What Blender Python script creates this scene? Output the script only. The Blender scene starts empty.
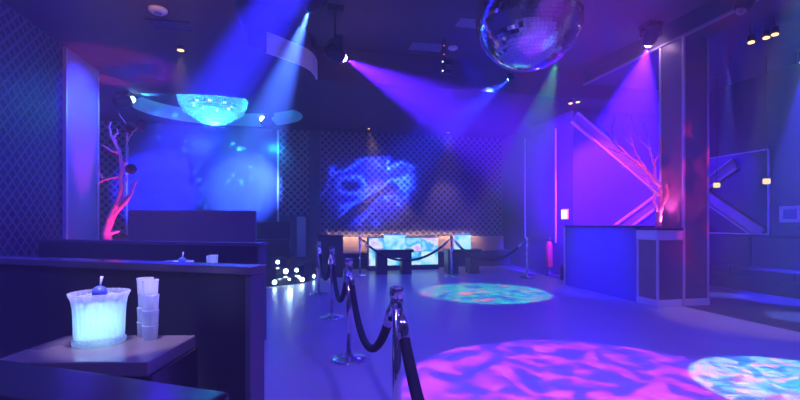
import bpy, bmesh, math, random
from mathutils import Vector, Matrix, Quaternion
random.seed(7)
PI = math.pi
scn = bpy.context.scene
COL = scn.collection

# ------------------------------------------------------------------ helpers
class MB:
    """collects shapes in one bmesh, then links them as ONE mesh object"""
    def __init__(self):
        self.bm = bmesh.new()
        self.M = Matrix.Identity(4)
    def _x(self, vs):
        for v in vs: v.co = self.M @ v.co
    def box(self, x0, x1, y0, y1, z0, z1, bev=0.0, mat=0):
        r = bmesh.ops.create_cube(self.bm, size=1)
        vs = r['verts']
        for v in vs:
            v.co = Vector((x0+(v.co.x+.5)*(x1-x0), y0+(v.co.y+.5)*(y1-y0), z0+(v.co.z+.5)*(z1-z0)))
        fs = list({f for v in vs for f in v.link_faces})
        for f in fs: f.material_index = mat
        if bev > 0:
            es = list({e for v in vs for e in v.link_edges})
            g = bmesh.ops.bevel(self.bm, geom=es, offset=bev, segments=2, affect='EDGES', profile=.5)
            vs = list({v for f in g['faces'] for v in f.verts} | {v for v in vs if v.is_valid})
        self._x(vs)
        return self
    def lathe(self, prof, n=24, c=(0, 0, 0), flute=0.0, nf=0, mat=0, smooth=True, z0cap=True, z1cap=True, ell=1.0):
        rows = []
        for (r, z) in prof:
            row = []
            for k in range(n):
                a = 2*PI*k/n
                rr = r*(1+flute*math.cos(nf*a)) if nf else r
                row.append(self.bm.verts.new((c[0]+rr*math.cos(a), c[1]+rr*ell*math.sin(a), c[2]+z)))
            rows.append(row)
        for i in range(len(rows)-1):
            for k in range(n):
                f = self.bm.faces.new((rows[i][k], rows[i][(k+1) % n], rows[i+1][(k+1) % n], rows[i+1][k]))
                f.smooth = smooth; f.material_index = mat
        if z0cap: self.bm.faces.new(rows[0][::-1]).material_index = mat
        if z1cap: self.bm.faces.new(rows[-1]).material_index = mat
        self._x([v for r in rows for v in r])
        return self
    def tube(self, pts, rads, n=10, mat=0, cap=True):
        pts = [Vector(p) for p in pts]
        if not isinstance(rads, (list, tuple)): rads = [rads]*len(pts)
        rows = []
        up = None
        for i, p in enumerate(pts):
            d = (pts[min(i+1, len(pts)-1)]-pts[max(i-1, 0)]).normalized()
            if up is None:
                up = d.orthogonal().normalized()
            up = (up-d*up.dot(d))
            up = up.normalized() if up.length > 1e-6 else d.orthogonal().normalized()
            w = d.cross(up)
            row = [self.bm.verts.new(p+(up*math.cos(2*PI*k/n)+w*math.sin(2*PI*k/n))*rads[i]) for k in range(n)]
            rows.append(row)
        for i in range(len(rows)-1):
            for k in range(n):
                f = self.bm.faces.new((rows[i][k], rows[i][(k+1) % n], rows[i+1][(k+1) % n], rows[i+1][k]))
                f.smooth = True; f.material_index = mat
        if cap:
            self.bm.faces.new(rows[0][::-1]).material_index = mat
            self.bm.faces.new(rows[-1]).material_index = mat
        self._x([v for r in rows for v in r])
        return self
    def ball(self, c, r, sub=2, jit=0.0, sc=(1, 1, 1), smooth=True):
        g = bmesh.ops.create_icosphere(self.bm, subdivisions=sub, radius=r)
        for v in g['verts']:
            k = 1+random.uniform(-jit, jit)
            v.co = Vector((v.co.x*sc[0]*k+c[0], v.co.y*sc[1]*k+c[1], v.co.z*sc[2]*k+c[2]))
        for f in {f for v in g['verts'] for f in v.link_faces}: f.smooth = smooth
        self._x(g['verts'])
        return self
    def quad(self, *ps, mat=0):
        vs = [self.bm.verts.new(p) for p in ps]
        self.bm.faces.new(vs).material_index = mat
        self._x(vs)
        return self
    def poly_prism(self, pts, axis, a0, a1):
        """pts 2D outline extruded along axis: 'x' -> (a,p0,p1), 'y' -> (p0,a,p1), 'z' -> (p0,p1,a)"""
        def P(p, a):
            return {'x': (a, p[0], p[1]), 'y': (p[0], a, p[1]), 'z': (p[0], p[1], a)}[axis]
        A = [self.bm.verts.new(P(p, a0)) for p in pts]
        B = [self.bm.verts.new(P(p, a1)) for p in pts]
        n = len(pts)
        self.bm.faces.new(A); self.bm.faces.new(B[::-1])
        for i in range(n):
            self.bm.faces.new((A[i], A[(i+1) % n], B[(i+1) % n], B[i]))
        self._x(A+B)
        return self
    def build(self, name, mats, parent=None, kind=None, label=None, recalc=True):
        if recalc: bmesh.ops.recalc_face_normals(self.bm, faces=self.bm.faces[:])
        me = bpy.data.meshes.new(name)
        self.bm.to_mesh(me); self.bm.free()
        for m in (mats if isinstance(mats, (list, tuple)) else [mats]): me.materials.append(m)
        o = bpy.data.objects.new(name, me); COL.objects.link(o)
        if parent: o.parent = parent
        if kind: o['kind'] = kind
        if label: o['label'] = label
        return o

def tag(o, label, cat, group=None):
    o['label'] = label; o['category'] = cat
    if group: o['group'] = group
    return o

def thing(name, label, cat, loc=(0, 0, 0), rotz=0.0, group=None):
    o = bpy.data.objects.new(name, None); COL.objects.link(o)
    o.location = loc; o.rotation_euler = (0, 0, rotz); o.empty_display_size = .1
    return tag(o, label, cat, group)

def dup(o, parent=None):
    c = o.copy(); COL.objects.link(c)
    if parent: c.parent = parent
    for ch in list(o.children): dup(ch, c)
    return c

def copy_thing(o, loc, rotz, label):
    c = dup(o); c.location = loc; c.rotation_euler = (0, 0, rotz); c['label'] = label
    return c

# ------------------------------------------------------------------ materials
def mat(name, col, rough=.5, metal=0.0, spec=.5, emit=None, es=0.0, trans=0.0, ior=1.45, noise=0.0, nscale=8, bump=0.0, coat=0.0):
    m = bpy.data.materials.new(name); m.use_nodes = True
    nt = m.node_tree; b = nt.nodes['Principled BSDF']
    b.inputs['Base Color'].default_value = (*col, 1)
    b.inputs['Roughness'].default_value = rough
    b.inputs['Metallic'].default_value = metal
    b.inputs['Specular IOR Level'].default_value = spec
    b.inputs['Transmission Weight'].default_value = trans
    b.inputs['IOR'].default_value = ior
    b.inputs['Coat Weight'].default_value = coat
    if emit:
        b.inputs['Emission Color'].default_value = (*emit, 1); b.inputs['Emission Strength'].default_value = es
    if noise or bump:
        tc = nt.nodes.new('ShaderNodeTexCoord'); n = nt.nodes.new('ShaderNodeTexNoise')
        n.inputs['Scale'].default_value = nscale; n.inputs['Detail'].default_value = 5
        nt.links.new(tc.outputs['Object'], n.inputs['Vector'])
        if noise:
            r = nt.nodes.new('ShaderNodeMix'); r.data_type = 'RGBA'
            r.inputs[6].default_value = (*[c*(1-noise) for c in col], 1)
            r.inputs[7].default_value = (*[min(1, c*(1+noise)) for c in col], 1)
            nt.links.new(n.outputs['Fac'], r.inputs[0]); nt.links.new(r.outputs[2], b.inputs['Base Color'])
        if bump:
            bp = nt.nodes.new('ShaderNodeBump'); bp.inputs['Strength'].default_value = bump; bp.inputs['Distance'].default_value = .02
            nt.links.new(n.outputs['Fac'], bp.inputs['Height']); nt.links.new(bp.outputs['Normal'], b.inputs['Normal'])
    return m

def emission(name, col, s):
    m = bpy.data.materials.new(name); m.use_nodes = True
    nt = m.node_tree; nt.nodes.remove(nt.nodes['Principled BSDF'])
    e = nt.nodes.new('ShaderNodeEmission'); e.inputs['Color'].default_value = (*col, 1); e.inputs['Strength'].default_value = s
    nt.links.new(e.outputs[0], nt.nodes['Material Output'].inputs['Surface'])
    return m

def math_node(nt, op, a, b=None):
    n = nt.nodes.new('ShaderNodeMath'); n.operation = op
    for i, v in enumerate((a, b)):
        if v is None: continue
        if isinstance(v, (int, float)): n.inputs[i].default_value = v
        else: nt.links.new(v, n.inputs[i])
    return n.outputs[0]

def lattice_mat(name, axis, w, h, strip, back, rough=.3, width=.11, metal=.6):
    """diamond lattice of flat metal strips over a dark panel"""
    m = bpy.data.materials.new(name); m.use_nodes = True
    nt = m.node_tree; b = nt.nodes['Principled BSDF']
    tc = nt.nodes.new('ShaderNodeTexCoord'); sp = nt.nodes.new('ShaderNodeSeparateXYZ')
    nt.links.new(tc.outputs['Object'], sp.inputs[0])
    u = math_node(nt, 'DIVIDE', sp.outputs['X' if axis == 'x' else 'Y'], w)
    v = math_node(nt, 'DIVIDE', sp.outputs['Z'], h)
    d = []
    for op in ('ADD', 'SUBTRACT'):
        s = math_node(nt, op, u, v)
        s = math_node(nt, 'ADD', s, 100.0)
        s = math_node(nt, 'FRACT', s)
        d.append(math_node(nt, 'ABSOLUTE', math_node(nt, 'SUBTRACT', s, .5)))
    mn = math_node(nt, 'MINIMUM', d[0], d[1])
    mr = nt.nodes.new('ShaderNodeMapRange'); mr.inputs['From Min'].default_value = width; mr.inputs['From Max'].default_value = width+.06
    mr.inputs['To Min'].default_value = 1; mr.inputs['To Max'].default_value = 0
    nt.links.new(mn, mr.inputs['Value'])
    mx = nt.nodes.new('ShaderNodeMix'); mx.data_type = 'RGBA'
    mx.inputs[6].default_value = (*back, 1); mx.inputs[7].default_value = (*strip, 1)
    nt.links.new(mr.outputs[0], mx.inputs[0]); nt.links.new(mx.outputs[2], b.inputs['Base Color'])
    nt.links.new(math_node(nt, 'MULTIPLY', mr.outputs[0], metal), b.inputs['Metallic'])
    b.inputs['Roughness'].default_value = rough
    bp = nt.nodes.new('ShaderNodeBump'); bp.inputs['Strength'].default_value = .8; bp.inputs['Distance'].default_value = .02
    nt.links.new(mr.outputs[0], bp.inputs['Height']); nt.links.new(bp.outputs['Normal'], b.inputs['Normal'])
    return m

def led_mat(name, scale, strength, cols, seed=0.0):
    """a backlit translucent panel with a drifting colour pattern"""
    m = bpy.data.materials.new(name); m.use_nodes = True
    nt = m.node_tree; nt.nodes.remove(nt.nodes['Principled BSDF'])
    tc = nt.nodes.new('ShaderNodeTexCoord'); n = nt.nodes.new('ShaderNodeTexNoise')
    mp = nt.nodes.new('ShaderNodeMapping'); mp.inputs['Location'].default_value = (seed, seed*.7, seed*1.3)
    n.inputs['Scale'].default_value = scale; n.inputs['Detail'].default_value = 2
    nt.links.new(tc.outputs['Object'], mp.inputs[0]); nt.links.new(mp.outputs[0], n.inputs['Vector'])
    r = nt.nodes.new('ShaderNodeValToRGB')
    els = r.color_ramp.elements
    els[0].position = .30; els[0].color = (*cols[0], 1); els[1].position = .72; els[1].color = (*cols[-1], 1)
    for i, c in enumerate(cols[1:-1]):
        e = els.new(.30+.42*(i+1)/(len(cols)-1)); e.color = (*c, 1)
    e = nt.nodes.new('ShaderNodeEmission'); e.inputs['Strength'].default_value = strength
    nt.links.new(n.outputs['Fac'], r.inputs[0]); nt.links.new(r.outputs[0], e.inputs['Color'])
    nt.links.new(e.outputs[0], nt.nodes['Material Output'].inputs['Surface'])
    return m

M = {}
M['floor'] = mat('polished concrete', (.42, .38, .42), .30, spec=.5, noise=.12, nscale=1.6)
M['carpet'] = mat('dark floor', (.06, .055, .065), .35, noise=.2, nscale=3)
M['floor_edge'] = mat('floor edge strip', (.55, .47, .38), .35)
M['ceiling'] = mat('painted ceiling', (.085, .07, .072), .8, noise=.1, nscale=2)
M['ceiling_right'] = mat('dark painted ceiling', (.09, .085, .10), .8)
M['cove'] = mat('pale plaster', (.85, .82, .85), .7)
M['wall'] = mat('dark wall paint', (.10, .09, .11), .6, noise=.1, nscale=2)
M['wall_purple'] = mat('wall paint', (.045, .04, .06), .7, noise=.1, nscale=1.5)
M['lattice_left'] = lattice_mat('lattice left', 'y', .17, .17, (.14, .14, .18), (.02, .018, .028), .5, metal=.15)
M['lattice_back'] = lattice_mat('lattice back', 'x', .20, .20, (.30, .29, .33), (.03, .028, .04), .4)
M['pier'] = mat('pale satin panel', (.40, .38, .44), .45)
M['edge'] = mat('pale metal edge', (.75, .72, .74), .35, metal=.3)
M['blue_screen'] = mat('smooth light panel', (.05, .06, .12), .30, noise=.15, nscale=1.2)
M['black_gloss'] = mat('black lacquered wood', (.022, .02, .024), .22, spec=.6, noise=.3, nscale=6)
M['black_satin'] = mat('black satin laminate', (.035, .033, .04), .38)
M['top_wood'] = mat('dark varnished wood', (.15, .12, .13), .2, spec=.6, noise=.25, nscale=4)
M['black'] = mat('matt black', (.015, .015, .018), .6)
M['black_metal'] = mat('black metal', (.03, .03, .035), .35, metal=.4)
M['chrome'] = mat('chrome', (.82, .82, .85), .14, metal=1)
M['velvet'] = mat('black velvet', (.012, .011, .016), .8)
M['leather'] = mat('black leather', (.03, .028, .036), .35, bump=.1, nscale=30)
M['purple_leather'] = mat('grey upholstery', (.13, .11, .15), .6, noise=.1)
M['tan'] = mat('tan upholstery', (.55, .40, .26), .6)
M['mirror_dark'] = mat('smoked mirror', (.022, .022, .035), .12, metal=.9)
M['white'] = mat('white paint', (.75, .74, .76), .45)
M['plastic_white'] = mat('white plastic', (.8, .8, .82), .4)
M['beam'] = mat('brushed metal channel', (.52, .46, .36), .4, metal=.2)
M['pillar'] = mat('grey stone panel', (.16, .14, .15), .4, noise=.3, nscale=5)
M['dj_front'] = mat('glossy blue panel', (.10, .09, .40), .35)
M['post'] = mat('satin end panel', (.10, .10, .13), .4)
M['branch'] = mat('pale bleached wood', (.62, .5, .46), .7, bump=.3, nscale=25)
M['moss'] = mat('dark dried moss', (.012, .012, .010), .9, bump=.6, nscale=40)
M['blue_plastic'] = mat('blue plastic', (.10, .16, .55), .3)
M['red'] = mat('red enamel', (.6, .03, .03), .35)
M['tile'] = mat('mirror tile', (.9, .9, .95), .07, metal=1)
M['grout'] = mat('dark adhesive', (.02, .02, .03), .6)
M['vent'] = mat('grey vent metal', (.32, .32, .36), .5)
M['crystal'] = None

def ice_mat():
    m = bpy.data.materials.new('ice'); m.use_nodes = True
    nt = m.node_tree; b = nt.nodes['Principled BSDF']
    b.inputs['Base Color'].default_value = (.86, .95, .98, 1); b.inputs['Roughness'].default_value = .25
    tr = nt.nodes.new('ShaderNodeBsdfTranslucent'); tr.inputs['Color'].default_value = (.86, .96, .98, 1)
    mx = nt.nodes.new('ShaderNodeMixShader'); mx.inputs[0].default_value = .6
    nt.links.new(b.outputs[0], mx.inputs[1]); nt.links.new(tr.outputs[0], mx.inputs[2])
    nt.links.new(mx.outputs[0], nt.nodes['Material Output'].inputs['Surface'])
    return m
M_late = 1
def cut_glass(name, clear, frost):
    m = bpy.data.materials.new(name); m.use_nodes = True
    nt = m.node_tree; b = nt.nodes['Principled BSDF']
    b.inputs['Base Color'].default_value = (.9, .93, 1, 1); b.inputs['Roughness'].default_value = .12
    tr = nt.nodes.new('ShaderNodeBsdfTranslucent'); tr.inputs['Color'].default_value = (.9, .94, 1, 1)
    tp_ = nt.nodes.new('ShaderNodeBsdfTransparent'); tp_.inputs['Color'].default_value = (.95, .97, 1, 1)
    m1 = nt.nodes.new('ShaderNodeMixShader'); m1.inputs[0].default_value = .6
    m2 = nt.nodes.new('ShaderNodeMixShader')
    lw = nt.nodes.new('ShaderNodeLayerWeight'); lw.inputs['Blend'].default_value = .35
    mr = nt.nodes.new('ShaderNodeMapRange'); mr.inputs['To Min'].default_value = clear; mr.inputs['To Max'].default_value = frost
    nt.links.new(lw.outputs['Facing'], mr.inputs['Value']); nt.links.new(mr.outputs[0], m2.inputs[0])
    nt.links.new(b.outputs[0], m1.inputs[1]); nt.links.new(tr.outputs[0], m1.inputs[2])
    nt.links.new(tp_.outputs[0], m2.inputs[1]); nt.links.new(m1.outputs[0], m2.inputs[2])
    nt.links.new(m2.outputs[0], nt.nodes['Material Output'].inputs['Surface'])
    return m
M['crystal'] = cut_glass('crystal', .75, .95)
M['glass'] = cut_glass('cut glass', .28, .9)
M['glass_ice'] = cut_glass('frosted cut glass', .38, .9)
M['ice'] = ice_mat()
M['e_white'] = emission('lit white lens', (.65, 1, .95), 12)
M['e_warm'] = emission('lit warm lamp', (1, .58, .16), 2.4)
M['e_pend'] = emission('lit pendant shade', (1, .70, .30), .9)
M['e_blue'] = emission('lit blue lens', (.25, .45, 1), 25)
M['e_cyan'] = emission('lit cyan lens', (.4, .9, 1), 12)
M['e_puck'] = emission('small cyan led', (.4, .9, 1), 1.5)
M['e_pink'] = emission('lit pink lens', (1, .55, .95), 30)
M['e_sign'] = emission('lit white sign', (.85, .8, .95), 2)
M['e_led'] = emission('small white led', (.8, .9, 1), 3)

# ------------------------------------------------------------------ camera
# +Y runs down the room; the camera stands at the origin, turned a little to the right
H, F, YAW = 1.35, 430.0, math.atan(95/430)
cam = bpy.data.cameras.new('camera'); camo = bpy.data.objects.new('camera', cam); COL.objects.link(camo)
camo.location = (0, 0, H); camo.rotation_euler = (PI/2, 0, -YAW)
cam.sensor_width = 36; cam.lens = 36*F/800; cam.shift_y = 22/800; cam.clip_start = .05
scn.camera = camo

# ------------------------------------------------------------------ setting
LX, RX, BY, FY = -3.62, 9.1, 13.0, -2.6        # left wall, right wall, back wall, wall behind the camera
ZC, ZT, ZR = 4.05, 4.68, 4.35                  # ceiling, raised tray over the dance floor, ceiling on the right
TX0, TX1, TY1 = -.85, 5.95, 8.3
SX, SY = 6.3, 9.2                              # corner of the wall that stands forward at the right

b = MB(); b.quad((-6.6, FY, 0), (5.9, FY, 0), (5.9, BY, 0), (-6.6, BY, 0)); b.build('floor', M['floor'], kind='structure')
b = MB(); b.quad((5.9, FY, 0), (RX, FY, 0), (RX, BY, 0), (5.9, BY, 0)); b.build('floor.001', M['carpet'], kind='structure')

# ceiling: lower field with an oval opening and a raised tray with a rounded corner
def arc_pts(cx, cy, rx, ry, a0, a1, n):
    return [(cx+rx*math.cos(a0+(a1-a0)*i/n), cy+ry*math.sin(a0+(a1-a0)*i/n)) for i in range(n+1)]
OV = (-2.0, 11.3, 1.95, 1.5)
BAND = [(-.62, 7.09), (-.45, 7.22), (-.29, 7.36), (-.13, 7.49), (0, 7.63), (.10, 7.80), (.17, 8.02), (.20, 8.22)]
tray_edge = [(TX0, FY), (TX0, 6.95)] + BAND + [(.21, TY1), (TX1, TY1)]
bm_pts = tray_edge + [(RX, TY1), (RX, BY), (-6.6, BY), (-6.6, FY)]
b = MB(); bm = b.bm
vs = [bm.verts.new((x, y, ZC)) for x, y in bm_pts]
for i in range(len(vs)): bm.edges.new((vs[i], vs[(i+1) % len(vs)]))
ov = [(OV[0]+OV[2]*math.cos(2*PI*k/48), OV[1]+OV[3]*math.sin(2*PI*k/48)) for k in range(48)]
ovv = [bm.verts.new((x, y, ZC)) for x, y in ov]
for i in range(48): bm.edges.new((ovv[i], ovv[(i+1) % 48]))
bmesh.ops.triangle_fill(bm, use_beauty=True, use_dissolve=False, edges=bm.edges[:])
for i in range(len(tray_edge)-1):
    (x0, y0), (x1, y1) = tray_edge[i], tray_edge[i+1]
    b.quad((x0, y0, ZC), (x1, y1, ZC), (x1, y1, ZT), (x0, y0, ZT))
top = [bm.verts.new((x, y, ZT)) for x, y in tray_edge+[(TX1, FY)]]
bm.faces.new(top)
ceiling = b.build('ceiling', M['ceiling'], kind='structure', recalc=False)
b = MB()
b.quad((TX1, FY, ZR), (RX, FY, ZR), (RX, TY1, ZR), (TX1, TY1, ZR))
b.build('ceiling.001', M['ceiling_right'], kind='structure', recalc=False)
MB().quad((TX1, FY, ZR), (TX1, TY1, ZR), (TX1, TY1, ZT), (TX1, FY, ZT)).build('trim_3', M['ceiling_right'], kind='structure', recalc=False)
MB().quad((TX1, TY1, ZC), (RX, TY1, ZC), (RX, TY1, ZR), (TX1, TY1, ZR)).build('trim_4', M['ceiling_right'], kind='structure', recalc=False)
# pale bead along the fascia's lower edge on the right
MB().box(TX1-.03, TX1+.02, FY, TY1, ZR-.02, ZR+.015).build('trim_1', M['vent'], kind='structure')
# oval opening: its inner wall and its lid
b = MB()
for i in range(48):
    (x0, y0), (x1, y1) = ov[i], ov[(i+1) % 48]
    b.quad((x0, y0, ZC), (x1, y1, ZC), (x1, y1, ZC+.36), (x0, y0, ZC+.36), mat=0)
b.bm.faces.new([b.bm.verts.new((x, y, ZC+.36)) for x, y in ov]).material_index = 1
b.build('ceiling_recess', [M['white'], M['black']], ceiling, recalc=False)
# curved pale band on the tray's rounded corner
b = MB()
cp = [(x+.03, y-.03) for x, y in BAND]
for i in range(len(cp)-1):
    (x0, y0), (x1, y1) = cp[i], cp[i+1]
    for dx, z0, z1 in ((0, ZC-.03, ZC+.30),):
        b.quad((x0, y0, z0), (x1, y1, z0), (x1, y1, z1), (x0, y0, z1))
    b.quad((x0, y0, ZC-.03), (x1, y1, ZC-.03), (x1-.03, y1+.03, ZC-.03), (x0-.03, y0+.03, ZC-.03))
    b.quad((x0, y0, ZC+.30), (x1, y1, ZC+.30), (x1-.03, y1+.03, ZC+.30), (x0-.03, y0+.03, ZC+.30))
b.build('trim_2', M['cove'], kind='structure')

# left wall (lattice), the smooth pier that ends it, and the alcove beyond
MB().box(LX-.15, LX, FY, 7.55, 0, ZC).build('wall_left', M['lattice_left'], kind='structure')
pier = MB().box(LX-.15, LX+.03, 7.55, 8.6, 0, ZC).build('wall_left.001', M['pier'], kind='structure')
MB().box(LX-.02, LX+.05, 7.53, 7.585, 0, ZC-.02).build('edge_strip', M['edge'], pier)
MB().box(LX-.16, LX+.045, 8.585, 8.63, 0, ZC-.02).build('edge_strip', M['edge'], pier)
MB().box(-6.75, -6.6, FY, BY, 0, ZC).build('wall_alcove', M['wall'], kind='structure')
# back wall: lattice left of and beside the blue panel, long lattice behind the lounge
MB().box(-6.6, SX+.2, BY, BY+.15, 0, ZC).build('wall_back', M['wall'], kind='structure')
def lat(x0, x1, z0, z1, i):
    o = MB().box(x0, x1, BY-.06, BY-.004, z0, z1).build('lattice_screen', M['lattice_back'])
    return o
tag(lat(-6.4, -4.72, 1.0, ZC, 0), 'narrow dark lattice panel behind the pink tree branch', 'wall panel', 'lattice panels on the back wall')
tag(lat(-.72, .12, 1.55, ZC, 1), 'narrow dark lattice panel beside the glowing blue wall', 'wall panel', 'lattice panels on the back wall')
tag(lat(.42, SX-.02, .90, ZC, 2), 'wide diamond lattice panel behind the lounge tables', 'wall panel', 'lattice panels on the back wall')
bp_ = thing('wall_panel', 'large glowing blue panel under the oval ceiling opening', 'wall panel', (0, 0, 0))
MB().box(-4.68, -.78, BY-.05, BY, 1.0, ZC).build('panel_face', M['blue_screen'], bp_)
MB().box(-.79, -.74, BY-.08, BY, 1.0, ZC-.03).build('edge_strip', M['edge'], bp_)
MB().box(-4.72, -4.68, BY-.08, BY, 1.0, ZC-.03).build('edge_strip', M['edge'], bp_)
MB().box(.12, .42, BY-.18, BY, 0, ZC).build('wall_pilaster', M['wall'], kind='structure')
# wall standing forward on the right, and the right wall
MB().box(SX, SX+.12, SY+.1, BY, 0, ZC).build('wall_side', M['wall_purple'], kind='structure')
MB().box(SX, RX, SY, SY+.1, 0, ZC).build('wall_rear', M['wall_purple'], kind='structure')
MB().box(RX, RX+.15, FY, SY+.1, 0, ZR).build('wall_right', M['wall_purple'], kind='structure')
MB().box(-6.75, RX+.15, FY-.15, FY, 0, ZT).build('wall_front', M['wall'], kind='structure')
# tall panel with pale edges on the forward wall
t = thing('wall_panel', 'tall dark panel with two thin pale edges above fire extinguisher', 'wall panel', (SX, 10.7, 0))
MB().box(-.02, 0, -.77, .76, .88, 3.76).build('panel_face', M['black_satin'], t)
MB().box(-.03, .0, -.80, -.765, .82, 3.76).build('edge_strip', M['edge'], t)
MB().box(-.03, .0, .755, .79, .88, 3.80).build('edge_strip', M['edge'], t)

# ------------------------------------------------------------------ pillar, pedestal, DJ booth
PY = 5.77
pil = MB().box(5.95, 6.42, PY, 6.24, 0, ZR).build('wall_pillar', M['pillar'], kind='structure')
for x in (5.95, 6.42):
    MB().box(x-.018, x+.018, PY-.012, PY+.02, .10, ZR).build('edge_strip', M['edge'], pil)
MB().box(5.935, 5.965, 6.21, 6.25, 1.24, ZR).build('edge_strip', M['edge'], pil)
MB().box(5.93, 6.44, PY-.02, 6.26, 0, .11).build('base_trim', M['white'], pil)
t = thing('pedestal', 'square pedestal with pale cap and pale base beside the pillar', 'pedestal', (5.70, 6.0, 0))
MB().box(-.24, .225, -.225, .19, .10, 1.10).build('body', M['pillar'], t)
MB().box(-.27, .215, -.25, .20, 1.06, 1.22, .008).build('cap', M['white'], t)
MB().box(-.28, .215, -.26, .20, 1.22, 1.25, .004).build('top', M['black_satin'], t)
MB().box(-.265, .215, -.245, .20, 0, .11, .006).build('base_trim', M['white'], t)
for sx, sy in ((-.245, -.23), (-.245, .18)):
    MB().box(sx-.015, sx+.015, sy-.015, sy+.015, .1, 1.08).build('corner_strip', M['edge'], t)
t = thing('dj_booth', 'dark DJ booth with a plain blue lit front and black top', 'booth', (5.46, 7.2, 0))
MB().box(0, .04, -.98, 1.05, 0, 1.25).build('front_panel', M['dj_front'], t)
MB().box(.04, 1.3, 1.0, 1.05, 0, 1.25).build('side_panel', M['dj_front'], t)
MB().box(-.02, 1.32, -.98, 1.07, 1.25, 1.285, .005).build('top', M['black_satin'], t)
MB().box(-.02, .015, 1.04, 1.075, 0, 1.25).build('edge_strip', M['edge'], t)
MB().box(.1, 1.25, -.95, .98, .9, .94).build('shelf', M['black'], t)

# ------------------------------------------------------------------ booth dividers (three, set at an angle)
Q = Vector((-.866, .5, 0)); N = Vector((.5, .866, 0)); DA = math.atan2(.5, -.866)
def divider(name_label, p, length, h, t=.1, cap=M['top_wood']):
    # p: right end on the camera side; local +x runs along the divider to the left, local -y away from the camera
    o = thing('booth_divider', name_label, 'divider', (p[0], p[1], 0), DA, 'booth dividers')
    MB().box(.03, length, -t+.012, -.012, 0, h-.045).build('panel', M['black_satin'], o)
    MB().box(-.012, length, -t-.012, .012, h-.045, h, .006).build('top_cap', cap, o)
    MB().box(-.005, .03, -t, 0, 0, h-.045, .004).build('end_post', M['post'], o)
    return o
p0 = Vector((-.130, .706, 0))-N*.1
divider('black booth divider cut off by the lower frame edge, in front of the ice bucket', p0, 1.1, 1.087, cap=M['black_gloss'])
divider('black booth divider directly behind the ice bucket and stacked glasses', (-.30, 2.51), 3.6, 1.10, .13)
divider('black booth divider behind the second ice bucket, in front of the high purple banquette', (-.50, 5.04), 3.55, 1.115, .13)

# high banquette in front of the alcove
t = thing('banquette', 'high-backed purple banquette in front of the blue panel', 'bench', (-2.03, 8.8, 0))
MB().box(-1.12, 1.10, -.08, .08, 0, 1.57, .02).build('backrest', M['purple_leather'], t)
MB().box(-1.12, 1.10, .08, .52, .12, .45, .03).build('seat', M['purple_leather'], t)
MB().box(-1.10, 1.08, .08, .50, 0, .12).build('plinth', M['black'], t)

# ------------------------------------------------------------------ tables, ice buckets and stacked glasses
TA = math.radians(-12)
def make_table():
    t = thing('side_table', 'low dark wood table with ice bucket in front of the middle divider', 'table', (-.945, 2.32, 0), TA, 'booth tables')
    MB().box(-.34, .34, -.22, .22, .685, .75, .006).build('tabletop', M['top_wood'], t)
    for s in (-1, 1):
        MB().box(s*.33-.025, s*.33+.025, -.21, .21, 0, .685).build('leg', M['black_gloss'], t)
    MB().box(-.305, .305, .15, .18, .15, .685).build('back_panel', M['black_gloss'], t)
    return t
table = make_table()
copy_thing(table, (-1.05, 4.12, 0), TA, 'low dark table hidden behind the middle divider, under the second bucket')

def make_bucket(loc):
    t = thing('ice_bucket', 'large glowing cut-glass ice bucket beside stacked glasses', 'ice bucket', loc, 0, 'glowing ice buckets')
    prof = [(.122, 0), (.134, .004), (.137, .020), (.130, .027), (.126, .031), (.128, .05), (.130, .12), (.134, .18), (.142, .222), (.155, .245), (.158, .252),
            (.151, .254), (.137, .222), (.129, .18), (.125, .12), (.122, .05), (.118, .020)]
    MB().lathe(prof, 72, flute=.03, nf=26).build('glass_wall', M['glass'], t)
    b = MB(); b.tube([(.124*math.cos(a), .124*math.sin(a), .032) for a in [2*PI*i/40 for i in range(41)]], .005, 6, cap=False)
    b.build('base_ring', M['glass_ice'], t)
    b = MB(); random.seed(3)
    b.ball((0, 0, .115), .112, 4, .035, sc=(1, 1, .94), smooth=False)
    for v in b.bm.verts:
        f = (v.co.z-.115)/.106
        k = min(1.7, 1/max(.35, math.sqrt(max(0, 1-f*f)))) if abs(f) < .93 else 1
        v.co.x *= k; v.co.y *= k
        rr = math.hypot(v.co.x, v.co.y); lim = .112+.010*(v.co.z/.2)
        if rr > lim: v.co.x *= lim/rr*random.uniform(.96, 1); v.co.y *= lim/rr*random.uniform(.96, 1)
    b.build('ice_fill', M['ice'], t, kind='stuff')
    b = MB()
    for k in range(75):
        a = random.random()*2*PI; r = .112*math.sqrt(random.random()); z = .212+.022*(1-r/.112)+.010*random.random()
        g = bmesh.ops.create_cube(b.bm, size=random.uniform(.020, .030))
        m = Matrix.Translation((r*math.cos(a), r*math.sin(a), z)) @ Quaternion((random.random(), random.random(), random.random(), random.random()+.1)).normalized().to_matrix().to_4x4()
        for v in g['verts']: v.co = m @ v.co
    b.build('ice_cubes', M['ice'], t, kind='stuff')
    b = MB(); b.ball((.025, -.06, .258), .040, 3, sc=(1, 1, .8))
    sc = b.build('scoop', M['blue_plastic'], t)
    b = MB(); b.tube([(.025, -.06, .27), (.030, -.06, .30), (.036, -.058, .335)], [.006, .0055, .0085], 10); b.build('scoop_handle', M['plastic_white'], sc)
    b = MB(); b.lathe([(.06, .012), (.06, .022), (.05, .026)], 24); b.build('led_puck', M['e_puck'], t)
    t.scale = (.82, .82, 1)
    return t
random.seed(3)
bk = make_bucket((-.995, 2.405, .751))
copy_thing(bk, (-1.10, 4.14, .751), .6, 'glowing ice bucket of which only the rim shows above the middle divider')
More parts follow.
